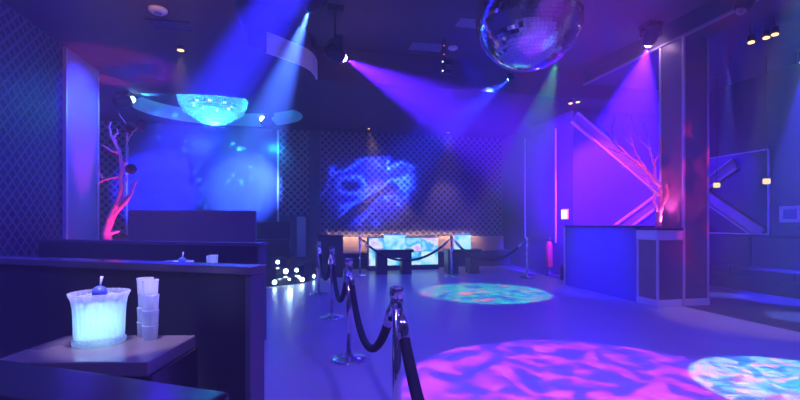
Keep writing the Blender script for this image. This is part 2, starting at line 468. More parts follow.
def make_glass(loc, rot=0.0):
    t = thing('tumbler', '', 'glass', loc, rot, 'stacked cut-glass tumblers')
    t.scale = (.92, .92, 1)
    n = 8
    prof = [(.034, 0), (.037, .004), (.040, .062), (.0415, .070), (.0415, .075), (.037, .075), (.034, .02)]
    MB().lathe(prof, 32, flute=.03, nf=8).build('glass_wall', M['glass_ice'], t)
    MB().lathe([(.030, .010), (.033, .018), (.033, .022)], 16).build('thick_base', M['glass'], t)
    return t
g0 = None
pos = [(-.770, 2.420, 'front'), (-.822, 2.505, 'rear')]
words_ = ['lowest', 'second lowest', 'second highest', 'topmost']
for (x, y, wd) in pos:
    for k in range(4):
        lb = '%s tumbler of the %s stack beside the ice bucket' % (words_[k], wd)
        lo = (x+.002*((k*7) % 3-1), y, .751+.0765*k)
        if g0 is None:
            g0 = make_glass(lo); g0['label'] = lb
        else:
            copy_thing(g0, lo, .35*k, lb)
for k, (x, y) in enumerate(((-.80, 4.02), (-.80, 4.12))):
    for j in range(4):
        copy_thing(g0, (x, y, .751+.0765*j), .3*j, '%s tumbler of the %s stack beside the second, rear ice bucket' % (words_[j], ['front', 'rear'][k]))

# ------------------------------------------------------------------ stanchions and velvet ropes
def make_stanchion():
    t = thing('stanchion', '', 'stanchion', (0, 0, 0), 0, 'chrome rope posts')
    MB().lathe([(.165, 0), (.170, .006), (.168, .018), (.150, .028), (.075, .042), (.036, .052), (.030, .07)], 40).build('base', M['chrome'], t)
    MB().lathe([(.026, .05), (.026, .90)], 20).build('pole', M['chrome'], t)
    b = MB(); b.lathe([(.030, .895), (.036, .90), (.036, .925), (.031, .93), (.031, .938), (.037, .942), (.037, .985), (.034, .995), (.020, 1.0)], 32, flute=.05, nf=12)
    b.build('crown', M['chrome'], t)
    for s in (-1, 1): MB().tube([(0, s*.034, .93), (0, s*.050, .932), (0, s*.053, .918)], .006, 8).build('hook', M['chrome'], t)
    return t
s0 = make_stanchion()
rope_line = [((.47, .45), 'chrome rope post below the frame, holding the rope that leaves the picture'),
             ((.49, 2.30), 'tallest looking chrome rope post, at the edge of the dance floor'),
             ((.42, 4.22), 'chrome rope post second from the camera, full round base visible on the floor'),
             ((.37, 6.11), 'chrome rope post third from the camera, before the one beside black podium'),
             ((.25, 8.09), 'small chrome rope post at the far end of the side row, beside the black podium'),
             ((1.34, 10.7), 'chrome rope post beside the glowing bar, by the black podium'),
             ((3.5, 10.0), 'chrome rope post between the two low tables and the green light pool'),
             ((5.22, 9.45), 'chrome rope post in front of the tall dark wall panel')]
for i, ((x, y), lb) in enumerate(rope_line):
    o = s0 if i == 0 else dup(s0)
    o.location = (x, y, 0); o['label'] = lb
    if i >= 5: o.rotation_euler = (0, 0, 1.3)
def rope(a, c, low, lb, ra=.028):
    A = Vector((*a, .915)); C_ = Vector((*c, .915))
    d = (C_-A); L = d.length; u = d.normalized(); A = A+u*.060; C_ = C_-u*.060
    t = thing('velvet_rope', lb, 'rope', tuple(A), 0, 'black velvet ropes')
    pts = []
    for i in range(25):
        s = i/24; k = 1-(2*s-1)**2
        p = (C_-A)*s; p.z = -(.915-low)*(k**.92)
        pts.append(p)
    MB().tube(pts[1:-1], ra, 12).build('rope_body', M['velvet'], t)
    for e, f in ((pts[0], pts[2]), (pts[-1], pts[-3])):
        MB().tube([e, e.lerp(f, .5), f], [.012, ra*1.12, ra*1.12], 12).build('end_cap', M['chrome'], t)
    return t
rl = [p for p, _ in rope_line]
rope(rl[0], rl[1], .45, 'black velvet rope that leaves the picture at the bottom edge')
rope(rl[1], rl[2], .42, 'black velvet rope between the two posts closest to the camera, hanging lowest')
rope(rl[2], rl[3], .43, 'black velvet rope between the second and third posts of the side row')
rope(rl[3], rl[4], .43, 'black velvet rope at the far end of the side row, before the podium')
rope(rl[5], rl[6], .40, 'black velvet rope sagging in front of the glowing bar')
rope(rl[6], rl[7], .42, 'black velvet rope in front of the second low table and back bench')

# ------------------------------------------------------------------ lounge at the back
t = thing('podium', 'black upright podium at the end of the rope row', 'podium', (.60, 10.75, 0))
MB().box(-.31, .31, -.2, .2, .04, 1.0, .01).build('body', M['black_satin'], t)
MB().box(-.33, .33, -.22, .22, 1.0, 1.03, .005).build('top', M['black_gloss'], t)
MB().box(-.30, .30, -.19, .19, 0, .04).build('plinth', M['black'], t)
def low_table(x, y, lb, w):
    t = thing('cocktail_table', lb, 'table', (x, y, 0), -.05, 'low black lounge tables')
    MB().box(-w/2, w/2, -.26, .26, .57, .64, .006).build('tabletop', M['black_gloss'], t)
    MB().box(-w/2+.03, -w/2+.30, -.2, .2, 0, .57).build('leg', M['black_satin'], t)
    MB().box(w/2-.30, w/2-.05, -.2, .2, 0, .57).build('leg', M['black_satin'], t)
    MB().box(-w/2+.30, w/2-.30, -.2, -.17, .42, .57).build('apron', M['black_satin'], t)
low_table(2.27, 11.05, 'low black table in front of the glowing bar, under glowing ice bin', .98)
low_table(4.05, 10.75, 'low black table at the rope post to the side of the glowing bar', .92)
cy = [(.0, .10, .9), (.02, .42, 1), (.35, .85, 1), (.75, .90, 1), (.22, .30, 1), (.75, .40, .95)]
t = thing('light_bar', 'low bar with glowing cyan and white panels behind the rope', 'bar', (2.72, 11.75, 0))
MB().box(-1.02, 1.02, .02, .45, 0, .13).build('plinth', M['black'], t)
MB().box(-1.0, 1.0, .06, .40, .13, .92).build('cabinet', M['black'], t)
for r in range(2):
    for c in range(4):
        x0 = -1.0+.5*c
        MB().box(x0+.008, x0+.492, .02, .06, .14+.385*r, .14+.385*r+.375).build('light_panel', led_mat('light panel', 2.6, .8, cy[:5] if r == 0 else [cy[0], cy[2], cy[1], cy[3], cy[5]], seed=3.1*c+r*7), t)
MB().box(-1.02, 1.02, .0, .45, .905, .935).build('top', M['glass_ice'], t)
def bin_(x, y, z, w, lb, seed):
    t = thing('ice_bin', lb, 'ice bin', (x, y, z), .05, 'glowing ice bins')
    b = MB(); b.lathe([(w*.5, 0), (w*.52, .02), (w*.5, .05), (w*.5, .33), (w*.54, .36), (w*.5, .365), (w*.46, .3)], 28, flute=.03, nf=14, ell=.75)
    b.build('body', led_mat('lit ice bin', 4, .8, [cy[1], cy[2], cy[3]], seed), t)
    b = MB(); random.seed(int(seed*10))
    for k in range(40):
        a = random.random()*2*PI; r = w*.42*math.sqrt(random.random())
        b.ball((r*math.cos(a), r*.75*math.sin(a), .34+.05*random.random()), .035, 1, .2, smooth=False)
    b.build('ice', M['ice'], t, kind='stuff')
bin_(2.30, 11.05, .64, .56, 'glowing cyan ice bin on the low table before the light bar', 1.3)
bin_(4.07, 10.75, .64, .44, 'glowing cyan ice bin on the low table beside the rope post', 4.7)
t = thing('banquette', 'long tan bench along the diamond lattice wall', 'bench', (3.4, BY-.06, 0))
MB().box(-3.0, 2.85, -.14, -.01, .45, .90, .02).build('backrest', M['tan'], t)
MB().box(-3.0, 2.85, -.68, -.14, .30, .47, .03).build('seat', M['leather'], t)
MB().box(-3.0, 2.85, -.62, -.05, 0, .30).build('plinth', M['black'], t)
t = thing('fire_extinguisher', 'red upright extinguisher under the tall dark wall panel', 'extinguisher', (6.12, 9.95, 0))
MB().lathe([(.075, 0), (.085, .01), (.085, .56), (.06, .63), (.03, .66)], 20, c=(0, 0, .2)).build('cylinder', M['red'], t)
MB().lathe([(.03, .86), (.03, .92), (.02, .94)], 12).build('valve', M['black_metal'], t)
MB().box(-.03, .05, -.02, .02, .93, .96).build('handle', M['black_metal'], t)
MB().lathe([(.10, 0), (.10, .03), (.03, .06), (.03, .2)], 20).build('stand', M['black_metal'], t)
t = thing('wall_switch_panel', 'small lit white control panel beside the tall dark wall panel', 'control panel', (SX, 9.52, 1.54))
MB().box(-.03, 0, -.14, .14, -.13, .13, .008).build('frame', M['plastic_white'], t)
MB().box(-.036, -.03, -.115, .115, -.105, .105).build('screen', M['e_sign'], t)
b = MB()
for yy in (-.05, .03): b.box(-.039, -.036, yy-.006, yy+.006, -.105, .105)
b.box(-.039, -.036, -.115, .115, -.005, .005); b.build('divider_bars', M['vent'], t)
t = thing('bottle_cooler', 'small dark cooler on the floor beside the DJ booth', 'cooler', (5.95, 9.0, 0))
MB().lathe([(.10, 0), (.11, .02), (.11, .30), (.12, .32), (.10, .33)], 20).build('body', M['black_metal'], t)
MB().lathe([(.035, .1), (.035, .38), (.013, .46), (.013, .54), (.016, .55)], 14).build('bottle_neck', M['glass_ice'], t)

# alcove step corner with white step lights
t = thing('stage_steps', 'dark corner steps with white lights in their risers', 'steps', (0, 0, 0))
stp = [[(-4.6, 9.35), (-.63, 9.35), (-.05, 9.72), (.26, 10.35), (.26, 12.8), (-4.6, 12.8)],
       [(-4.6, 9.8), (-.62, 9.8), (-.20, 10.1), (-.02, 10.55), (-.02, 12.8), (-4.6, 12.8)],
       [(-4.6, 10.25), (-.75, 10.25), (-.45, 10.5), (-.30, 10.9), (-.30, 12.8), (-4.6, 12.8)]]
for k, pts in enumerate(stp):
    MB().poly_prism(pts, 'z', 0, .16+.16*k).build('step', M['black_gloss'], t)
def steplight(x, y, z, ang, r=.055):
    b = MB(); b.M = Matrix.Translation((x, y, z)) @ Matrix.Rotation(ang, 4, 'Z') @ Matrix.Rotation(PI/2, 4, 'X')
    b.lathe([(r*.8, -.01), (r*.8, .012), (r*.6, .02)], 16); b.build('step_light', M['e_white'], t)
steplight(-.62, 9.34, .09, 0); steplight(-.06, 9.70, .085, .55); steplight(.20, 10.22, .085, 1.05, .045)
steplight(-.42, 9.93, .25, .5, .065); steplight(-.19, 10.10, .25, .6, .05); steplight(-.62, 10.35, .42, .4, .05)
steplight(-.33, 9.52, .12, .3, .025); steplight(-.13, 9.66, .15, .5, .03)
# alcove bench at the top of the steps and the pale post beside it
t = thing('banquette', 'dark low bench at the top of the lit steps', 'bench', (-1.35, 11.9, .48))
MB().box(-.95, .95, .15, .30, 0, .88, .03).build('backrest', M['leather'], t)
MB().box(-.95, .95, -.45, .15, 0, .42, .03).build('seat', M['leather'], t)
t = thing('partition_post', 'narrow pale upright panel beside the lit steps', 'panel', (-.12, 12.3, .32))
MB().box(-.10, .14, -.04, .04, .06, 1.18, .006).build('panel', M['pier'], t)
MB().box(-.13, .15, -.08, .08, 0, .06).build('base', M['black_metal'], t)

# ------------------------------------------------------------------ right side seating, mirror, chevrons
t = thing('banquette', 'long black bench under the smoked mirror along the side wall', 'bench', (RX, 4.6, 0))
for k in range(5):
    y0 = -2.2+1.16*k
    MB().box(-.20, -.02, y0, y0+1.15, .42, 1.06, .025).build('backrest', M['leather'], t)
    MB().box(-.72, -.20, y0, y0+1.15, .28, .46, .03).build('seat', M['leather'], t)
MB().box(-.66, -.02, -2.2, 3.6, 0, .28).build('plinth', M['black_satin'], t)
MB().box(-.22, 0, -2.2, 3.6, 1.06, 1.09).build('top_rail', M['black_gloss'], t)
t = thing('wall_mirror', 'wide smoked mirror with thin pale frame on the side wall', 'mirror', (RX, 7.55, 0))
MB().box(-.02, 0, -.72, 1.2, 1.10, 2.80).build('mirror_glass', M['mirror_dark'], t)
b = MB(); b.box(-.04, 0, -.745, -.715, 1.10, 2.82); b.box(-.04, 0, -.745, 1.2, 2.795, 2.825); b.box(-.04, 0, -.745, 1.2, 1.09, 1.115)
b.build('frame', M['edge'], t)
def channel(p, q, w, normal, th=.05):
    """flat metal channel with two raised lips from p to q"""
    p, q, n = Vector(p), Vector(q), Vector(normal)
    d = (q-p); L = d.length; d.normalize(); s = d.cross(n).normalized()
    b = MB(); m = Matrix((d, s, n)).transposed().to_4x4(); b.M = Matrix.Translation(p) @ m
    b.box(0, L, -w/2, w/2, 0, th*.5)
    return b, m, p, L
def chev(p, q, w, normal, name, parent, th=.05, centre=None):
    b, m, p, L = channel(p, q, w, normal, th)
    o = b.build(name, centre or M['pillar'], parent)
    for k in (-1, 1):
        e = MB(); e.M = Matrix.Translation(p) @ m
        e.box(0, L, k*w/2-.022, k*w/2+.022, 0, th*1.6); e.build('edge_rail', M['beam'], o)
t = thing('wall_chevron', 'large metal chevron on the wall behind the tree branch and booth', 'chevron', (0, 0, 0), 0, 'metal wall chevrons')
chev((6.31, SY-.002, 3.86), (8.85, SY-.002, 2.06), .27, (0, -1, 0), 'upper_beam', t)
chev((8.92, SY-.002, 2.06), (6.9, SY-.002, .78), .27, (0, -1, 0), 'lower_beam', t)
t = thing('wall_chevron', 'metal beams standing in for the chevron reflection in the smoked mirror, behind the pendant lamps', 'chevron', (0, 0, 0), 0, 'metal wall chevrons')  # added beams that model the other chevron's reflection in the mirror
chev((RX-.022, 8.25, 1.98), (RX-.022, 6.96, 1.10), .22, (-1, 0, 0), 'lower_beam', t, .04, M['beam'])
chev((RX-.022, 8.35, 2.12), (RX-.022, 7.50, 2.60), .22, (-1, 0, 0), 'upper_beam', t, .04)
t = thing('picture_frame', 'small pale framed blue picture on the side wall', 'picture', (RX, 6.42, 1.50))
MB().box(-.04, 0, -.20, .20, -.16, .16, .005).build('frame', M['white'], t)
MB().box(-.045, -.04, -.12, .12, -.09, .09).build('picture', mat('dark blue print', (.05, .06, .3), .4), t)
def pendant(x, y, z, lb, w=.048):
    t = thing('pendant_lamp', lb, 'lamp', (x, y, z), .4, 'small cube pendant lamps')
    MB().box(-w, w, -w, w, -w, w, .008).build('lamp_shade', M['e_pend'], t)
    sh_ = t.children[0]
    MB().box(-.03, .03, -.03, .03, w, w+.035).build('lamp_cap', M['black_metal'], sh_)
    MB().tube([(0, 0, w+.03), (0, 0, ZR-z)], .006, 6).build('cord', M['black_metal'], t)
    MB().lathe([(.05, 0), (.05, .02)], 16, c=(0, 0, ZR-z-.02)).build('ceiling_plate', M['black_metal'], t)
pendant(8.2, 7.17, 2.10, 'small glowing cube pendant lamp next to the pillar, before the mirror')
pendant(8.2, 6.2, 2.09, 'small glowing cube pendant lamp at the outer mirror edge')

# ------------------------------------------------------------------ tree branches
def grow(b, p, d, r, length, depth, wob=.35, up=.15, tips=None):
    n = max(4, int(length/.07)); pts = [Vector(p)]; rad = [r]; d = Vector(d).normalized()
    forks = []
    for i in range(n):
        d = (d+Vector((random.uniform(-wob, wob), random.uniform(-wob, wob), random.uniform(-wob, wob)+up*.3))*.5).normalized()
        pts.append(pts[-1]+d*(length/n)); rad.append(r*(1-.62*(i+1)/n))
        if depth > 0 and i > n*.25 and random.random() < .34: forks.append((pts[-1].copy(), d.copy(), rad[-1]))
    b.tube(pts, rad, 8 if r > .02 else 5)
    if tips is not None: tips.append(pts[-1])
    for (q, e, rr) in forks:
        side = Vector((random.uniform(-1, 1), random.uniform(-1, 1), random.uniform(-.1, .8)))
        grow(b, q, (e+side*1.1), rr*.7, length*random.uniform(.4, .62), depth-1, wob, up, tips)
def from_pts(b, pts, r0, r1):
    pts = [Vector(p) for p in pts]; out = []
    for i in range(len(pts)-1):
        for k in range(4):
            out.append(pts[i].lerp(pts[i+1], k/4)+Vector((random.uniform(-1, 1), random.uniform(-1, 1), random.uniform(-1, 1)))*.008)
    out.append(pts[-1])
    n = len(out); b.tube(out, [r0+(r1-r0)*i/(n-1) for i in range(n)], 8)
random.seed(11)
# px -> metres at this depth: 1 px = .0174 m (about 7.5 m away)
TB = Vector((-3.28, 8.2, 0))
t = thing('tree_branch', 'bare pink lit branch rising behind the dividers near the pale pier', 'branch', tuple(TB))
def tp(u, v, dy=0.0):
    d = 7.31
    lat = (u-400)/F*d; c, s = math.cos(YAW), math.sin(YAW)
    w = Vector((lat*c+d*s, -lat*s+d*c+dy, H+(222-v)/F*d))
    return w-TB
b = MB()
base = tp(107, 244)
from_pts(b, [(base.x, base.y, 0), base, tp(107, 232), tp(109, 224), tp(113, 212), tp(119, 203)], .09, .055)
b.build('trunk', M['branch'], t)
for pts, r0, r1 in (
        ([tp(117, 206), tp(120, 197), tp(122, 188), tp(121, 178), tp(122, 168), tp(121, 158), tp(119, 150), tp(116, 144), tp(114, 136)], .05, .018),
        ([tp(119, 152), tp(113, 152), tp(107, 148), tp(102, 145)], .024, .008),
        ([tp(116, 144), tp(111, 135), tp(109, 127), tp(111, 122)], .026, .007),
        ([tp(114, 137), tp(118, 133), tp(117, 129)], .02, .006),
        ([tp(116, 207), tp(124, 200), tp(130, 195), tp(134, 185), tp(137, 181)], .05, .012),
        ([tp(110, 222), tp(118, 210), tp(128, 201, -.05), tp(132, 195, -.05)], .045, .02),
        ([tp(109, 234), tp(114, 232), tp(120, 231)], .04, .015),
        ([tp(122, 170), tp(127, 160), tp(128, 150), tp(127, 138), tp(129, 127)], .018, .006),
        ([tp(122, 190), tp(126, 180), tp(131, 169)], .016, .006),
        ([tp(127, 142), tp(133, 132), tp(141, 124)], .012, .006),
        ([tp(103, 178), tp(99, 172), tp(97, 160)], .02, .008),
        ([tp(121, 176), tp(112, 178), tp(103, 180), tp(99, 184)], .02, .010),
        ([tp(129, 127), tp(122, 119), tp(119, 113)], .008, .004)):
    b = MB(); from_pts(b, pts, r0, r1); b.build('limb', M['branch'], t)
for (u, v, lb) in ((141, 124.5, 'dark round moss ball against the blue panel, beside the tree branch'),
                   (129.5, 128, 'dark round moss ball at the top of the tree branch, half off the blue panel'),
                   (131, 169, 'dark round moss ball lowest of the three on the tree branch')):
    p = tp(u, v)+TB
    b = MB(); b.ball((0, 0, 0), .085, 3, .09)
    o = b.build('moss_ball', M['moss']); o.location = p; tag(o, lb, 'decoration', 'moss balls on the branch')
# the branch on the pedestal
random.seed(5)
t = thing('tree_branch', 'bare magenta lit branch standing on the pedestal beside the pillar', 'branch', (5.62, 6.1, 1.25))
PBs = Vector((5.62, 6.1, 1.25))
def pp(u, v, dd=0.0):
    d = 7.16+dd
    lat = (u-400)/F*d; c, s = math.cos(YAW), math.sin(YAW)
    return Vector((lat*c+d*s, -lat*s+d*c, H+(222-v)/F*d))-PBs
b = MB(); from_pts(b, [pp(659, 227.6), pp(658, 220), pp(660, 208), pp(661, 196), pp(660, 186), pp(656, 180)], .055, .03); b.build('trunk', M['branch'], t)
for pts, r0, r1 in (
        ([pp(660, 187), pp(651, 176), pp(640, 166), pp(628, 156), pp(617, 145), pp(606, 133), pp(598, 122)], .032, .007),
        ([pp(659, 196), pp(652, 188), pp(647, 180), pp(642, 176)], .024, .008),
        ([pp(657, 212), pp(654, 202), pp(655, 192), pp(650, 184)], .024, .008),
        ([pp(648, 173), pp(640, 160), pp(634, 148), pp(630, 134)], .018, .004),
        ([pp(656, 180), pp(655, 166), pp(650, 150), pp(648, 136), pp(643, 122)], .018, .004),
        ([pp(655, 164), pp(660, 150), pp(661, 134)], .012, .004),
        ([pp(628, 156), pp(618, 152), pp(608, 148)], .012, .004),
        ([pp(634, 148), pp(625, 137), pp(620, 124)], .010, .003),
        ([pp(650, 150), pp(640, 140), pp(634, 126), pp(630, 112)], .010, .003),
        ([pp(662, 205), pp(668, 194), pp(667, 184)], .022, .012),
        ([pp(617, 145), pp(612, 130), pp(614, 118)], .009, .003),
        ([pp(643, 166), pp(630, 164), pp(622, 168)], .010, .003)):
    b = MB(); from_pts(b, pts, r0*1.35, r1*1.5); b.build('limb', M['branch'], t)

# ------------------------------------------------------------------ chandelier
t = thing('chandelier', 'round cyan lit crystal chandelier hanging in the oval opening', 'chandelier', (-2.12, 10.9, 3.66))
MB().tube([(0, 0, .55), (0, 0, ZC+.36-3.66)], .02, 10).build('stem', M['chrome'], t)
MB().lathe([(.16, 0), (.16, .03)], 24, c=(0, 0, ZC+.33-3.66)).build('ceiling_plate', M['chrome'], t)
random.seed(2)
for (r, z0, z1, n) in ((.76, .40, .60, 120), (.70, .30, .52, 110), (.58, .22, .40, 90), (.44, .14, .30, 70), (.30, .06, .22, 50), (.16, .0, .14, 30)):
    MB().lathe([(r*.98, z1-.012), (r, z1-.012), (r, z1+.006), (r*.98, z1+.006)], 48, z0cap=False, z1cap=False).build('ring', M['chrome'], t)
    b = MB()
    for k in range(n):
        a = 2*PI*k/n
        m = int((z1-z0)/.05)+1
        for j in range(m):
            s = random.uniform(.017, .026)
            rr = r-.04*j/m
            b.ball((rr*math.cos(a), rr*math.sin(a), z1-.02-j*.05), s, 1, .0, sc=(.8, .8, 1.3), smooth=False)
    b.build('crystal_tier', M['crystal'], t, kind='stuff')
b = MB()
for k in range(8):
    a = 2*PI*k/8
    b.ball((.42*math.cos(a), .42*math.sin(a), .45), .035, 2)
b.build('bulbs', M['e_cyan'], t, kind='stuff')

# ------------------------------------------------------------------ mirror ball
t = thing('mirror_ball', 'large mirrored disco ball hanging over the dance floor', 'mirror ball', (2.13, 3.83, 3.35))
R_ = .51
MB().ball((0, 0, 0), R_-.008, 4).build('core', M['grout'], t)
b = MB(); nl = 44
for i in range(nl):
    t0, t1 = PI*i/nl, PI*(i+1)/nl
    n = max(4, int(2*nl*math.sin((t0+t1)/2)))
    for k in range(n):
        a0, a1 = 2*PI*(k+.015)/n, 2*PI*(k+.985)/n
        tj = (t1-t0)*.015
        ps = []
        for (tt, aa) in ((t0+tj, a0), (t1-tj, a0), (t1-tj, a1), (t0+tj, a1)):
            ps.append(Vector((R_*math.sin(tt)*math.cos(aa), R_*math.sin(tt)*math.sin(aa), R_*math.cos(tt))))
        c = sum(ps, Vector())/4
        tilt = Quaternion((random.uniform(-1, 1), random.uniform(-1, 1), random.uniform(-1, 1)), random.uniform(-.035, .035))
        ps = [c+tilt @ (q-c) for q in ps]
        if (ps[0]-ps[3]).length < 1e-4: ps = ps[:3]
        elif (ps[1]-ps[2]).length < 1e-4: ps = [ps[0], ps[1], ps[3]]
        vsn = [b.bm.verts.new(q) for q in ps]
        b.bm.faces.new(vsn)
b.build('mirror_tiles', M['tile'], t, recalc=False)
MB().lathe([(.09, .49), (.09, .54), (.03, .57), (.012, .60)], 20).build('top_cap', M['black_metal'], t)
MB().tube([(0, 0, .58), (0, 0, ZT-3.34-.08)], .012, 8).build('rod', M['black_metal'], t)
MB().lathe([(.10, ZT-3.34-.10), (.10, ZT-3.34)], 20).build('motor', M['black_metal'], t)

# ------------------------------------------------------------------ light fixtures and lights
def spot(name, p, target, col, energy, ang, blend=.3, size=.03, gobo=None):
    l = bpy.data.lights.new(name, 'SPOT'); l.color = col; l.energy = energy
    l.spot_size = math.radians(ang); l.spot_blend = blend; l.shadow_soft_size = size
    o = bpy.data.objects.new(name, l); COL.objects.link(o)
    o.location = p
    o.rotation_euler = (Vector(target)-Vector(p)).to_track_quat('-Z', 'Y').to_euler()
    if gobo: gobo(l)
    return o
def point(name, p, col, energy, size=.05):
    l = bpy.data.lights.new(name, 'POINT'); l.color = col; l.energy = energy; l.shadow_soft_size = size
    o = bpy.data.objects.new(name, l); COL.objects.link(o); o.location = p
    return o
def gobo(scale, stops, warp=1.0, seed=0.0, stretch=1.0, kind='noise'):
    """projected pattern: colours ramped over a warped texture in the light's own beam"""
    def f(l):
        l.use_nodes = True; nt = l.node_tree
        e = nt.nodes['Emission']
        tc = nt.nodes.new('ShaderNodeTexCoord'); sp = nt.nodes.new('ShaderNodeSeparateXYZ')
        nt.links.new(tc.outputs['Normal'], sp.inputs[0])
        z = math_node(nt, 'ABSOLUTE', sp.outputs['Z'])
        cb = nt.nodes.new('ShaderNodeCombineXYZ')
        nt.links.new(math_node(nt, 'ADD', math_node(nt, 'DIVIDE', sp.outputs['X'], z), seed), cb.inputs[0])
        nt.links.new(math_node(nt, 'MULTIPLY', math_node(nt, 'DIVIDE', sp.outputs['Y'], z), stretch), cb.inputs[1])
        if kind == 'voronoi':
            n = nt.nodes.new('ShaderNodeTexVoronoi'); n.feature = 'SMOOTH_F1'; out = n.outputs['Distance']
        else:
            n = nt.nodes.new('ShaderNodeTexNoise'); n.inputs['Detail'].default_value = 1.5; n.inputs['Distortion'].default_value = warp; out = n.outputs['Fac']
        n.inputs['Scale'].default_value = scale
        nt.links.new(cb.outputs[0], n.inputs['Vector'])
        r = nt.nodes.new('ShaderNodeValToRGB'); els = r.color_ramp.elements
        els[0].position = stops[0][0]; els[0].color = (*stops[0][1], 1)
        els[1].position = stops[-1][0]; els[1].color = (*stops[-1][1], 1)
        for (p, c) in stops[1:-1]:
            x = els.new(p); x.color = (*c, 1)
        nt.links.new(out, r.inputs[0]); nt.links.new(r.outputs[0], e.inputs['Color'])
    return f

FIX = {}
def moving_head(p, target, lens, lb, ztop, s=1.0):
    """ceiling base, yoke and tilting head; the lens sits in front of p towards target"""
    p = Vector(p); d = (Vector(target)-p).normalized()
    c = p-d*.16*s
    t = thing('stage_light', lb, 'stage light', (c.x, c.y, ztop), 0, 'moving head stage lights')
    off = c-Vector((c.x, c.y, ztop))
    az = math.atan2(d.y, d.x)
    MB().box(-.13*s, .13*s, -.13*s, .13*s, -.09*s, 0, .01).build('base', M['black_metal'], t)
    b = MB(); b.M = Matrix.Rotation(az-PI/2, 4, 'Z'); z = off.z
    zt = min(-.09*s, z+.24*s)
    if zt < -.1*s: b.tube([(0, 0, -.05*s), (0, 0, zt)], .018, 10)
    b.box(-.16*s, .16*s, -.04*s, .04*s, zt-.04*s, zt)
    for k in (-1, 1): b.box(k*.15*s-.012, k*.15*s+.012, -.04*s, .04*s, min(z-.03, zt-.05), zt)
    b.build('yoke', M['black_metal'], t)
    m = Matrix.Translation(off) @ d.to_track_quat('Z', 'Y').to_matrix().to_4x4()
    b = MB(); b.M = m
    b.lathe([(.07*s, -.17*s), (.10*s, -.15*s), (.12*s, -.02*s), (.11*s, .10*s), (.09*s, .14*s), (.075*s, .14*s)], 20)
    hd = b.build('head', M['black_metal'], t)
    b = MB(); b.M = m; b.lathe([(.062*s, .135*s), (.060*s, .155*s), (.050*s, .180*s), (.030*s, .198*s), (.008*s, .204*s)], 20); b.build('lens', lens, hd)
    return t

BLUE = (.03, .02, 1.0); DEEP = (.02, .012, 1.0)
K = 1.6
def beam(p, tgt, col, energy, ang, lens, lb, ztop, s=1.0, blend=.25, gob=None, fixture=True):
    sp_ = Vector(p)+(Vector(tgt)-Vector(p)).normalized()*.07*s
    spot('beam_spot', sp_, tgt, col, energy*K, ang, blend, .02, gob)
    if fixture: moving_head(p, tgt, lens, lb, ztop, s)
# beams seen in the haze
beam((.06, 5.33, 3.95), (-1.75, BY, 2.3), (.05, .13, 1.0), 24000, 17, M['e_cyan'], 'stage light with a cyan beam by the curved pale ceiling band', ZT, blend=.9)
beam((1.02, 2.4, 4.5), (-3.9, BY, 2.3), (.018, .014, 1.0), 68000, 11.5, M['e_blue'], 'stage light above the frame that throws the wide blue beam', ZT, blend=.7)
beam((.60, 6.83, 3.94), (6.2, 9.6, 2.6), (.075, .006, 1.0), 16500, 32, M['e_pink'], 'stage light with a magenta beam near the middle of the ceiling', ZT, blend=.8)
beam((3.90, 7.77, 4.15), (2.0, BY, 2.6), (.05, .08, 1.0), 11000, 30, M['e_blue'], 'stage light with a short blue beam under the mirror ball', ZT, .45, blend=.8,
     gob=gobo(6, [(.44, (.02, .02, .06)), (.50, (.1, .2, 1)), (.53, (.3, .7, 1)), (.58, (.05, .06, .3))], 1.0, 2.0))
beam((5.72, 6.25, 4.38), (7.3, SY, 1.75), (.036, .003, 1.0), 26000, 46, M['e_pink'], 'stage light with a magenta cone beside the pillar', ZT, blend=.5)
beam((8.42, 5.75, 4.10), (8.3, 5.9, 0), (.03, .025, 1.0), 4000, 24, M['e_blue'], 'stage light with pale blue cone at the outer frame edge', ZR-.003, .8)
moving_head((5.80, 4.72, 4.22), (5.55, 4.9, 3.4), M['glass_ice'], 'dark stage light beside the three warm ceiling spots', ZT)
# patterns thrown on the floor
PINK = [(.36, (.06, .03, 1)), (.48, (.13, .03, 1)), (.57, (.75, .03, .8)), (.68, (1, .12, .85))]
beam((2.25, 2.94, 4.45), (2.25, 2.94, 0), (1, 1, 1), 800, 2*math.degrees(math.atan(1.61/4.45)), M['e_pink'], 'stage light above the frame over the pink floor pool', ZT, blend=.04,
     gob=gobo(20, PINK, .5, 1.0))
CYAN = [(.36, (.01, .15, .6)), (.46, (.01, .5, .8)), (.54, (.08, .8, .9)), (.60, (1, .75, .95)), (.67, (.95, .2, .8))]
beam((4.05, 2.62, 4.45), (4.05, 2.62, 0), (1, 1, 1), 1100, 2*math.degrees(math.atan(.93/4.45)), M['e_cyan'], 'stage light above the frame over the cyan floor pool', ZT, blend=.06,
     gob=gobo(26, CYAN, 1.4, 4.0))
GREEN = [(.38, (.01, .01, .25)), (.43, (.0, .55, .25)), (.50, (.0, .9, .06)), (.54, (.0, .05, .25)), (.59, (.0, .5, .2)), (.63, (1, .25, .0))]
beam((4.62, 7.2, 4.45), (3.45, 7.7, 0), (1, 1, 1), 1150, 2*math.degrees(math.atan(1.2/4.4)), M['e_cyan'], 'stage light behind the mirror ball over the green floor pool', ZT, blend=.15,
     gob=gobo(15, GREEN, 1.0, 9.0))
# small pools on the dark floor at the right
spot('pool_spot', (7.6, 6.4, 4.2), (7.55, 6.45, 0), (.12, .15, 1), 2600, 10, .1)
spot('pool_spot', (6.9, 4.7, 4.2), (6.9, 4.65, 0), (.12, .22, 1), 2600, 13, .1)
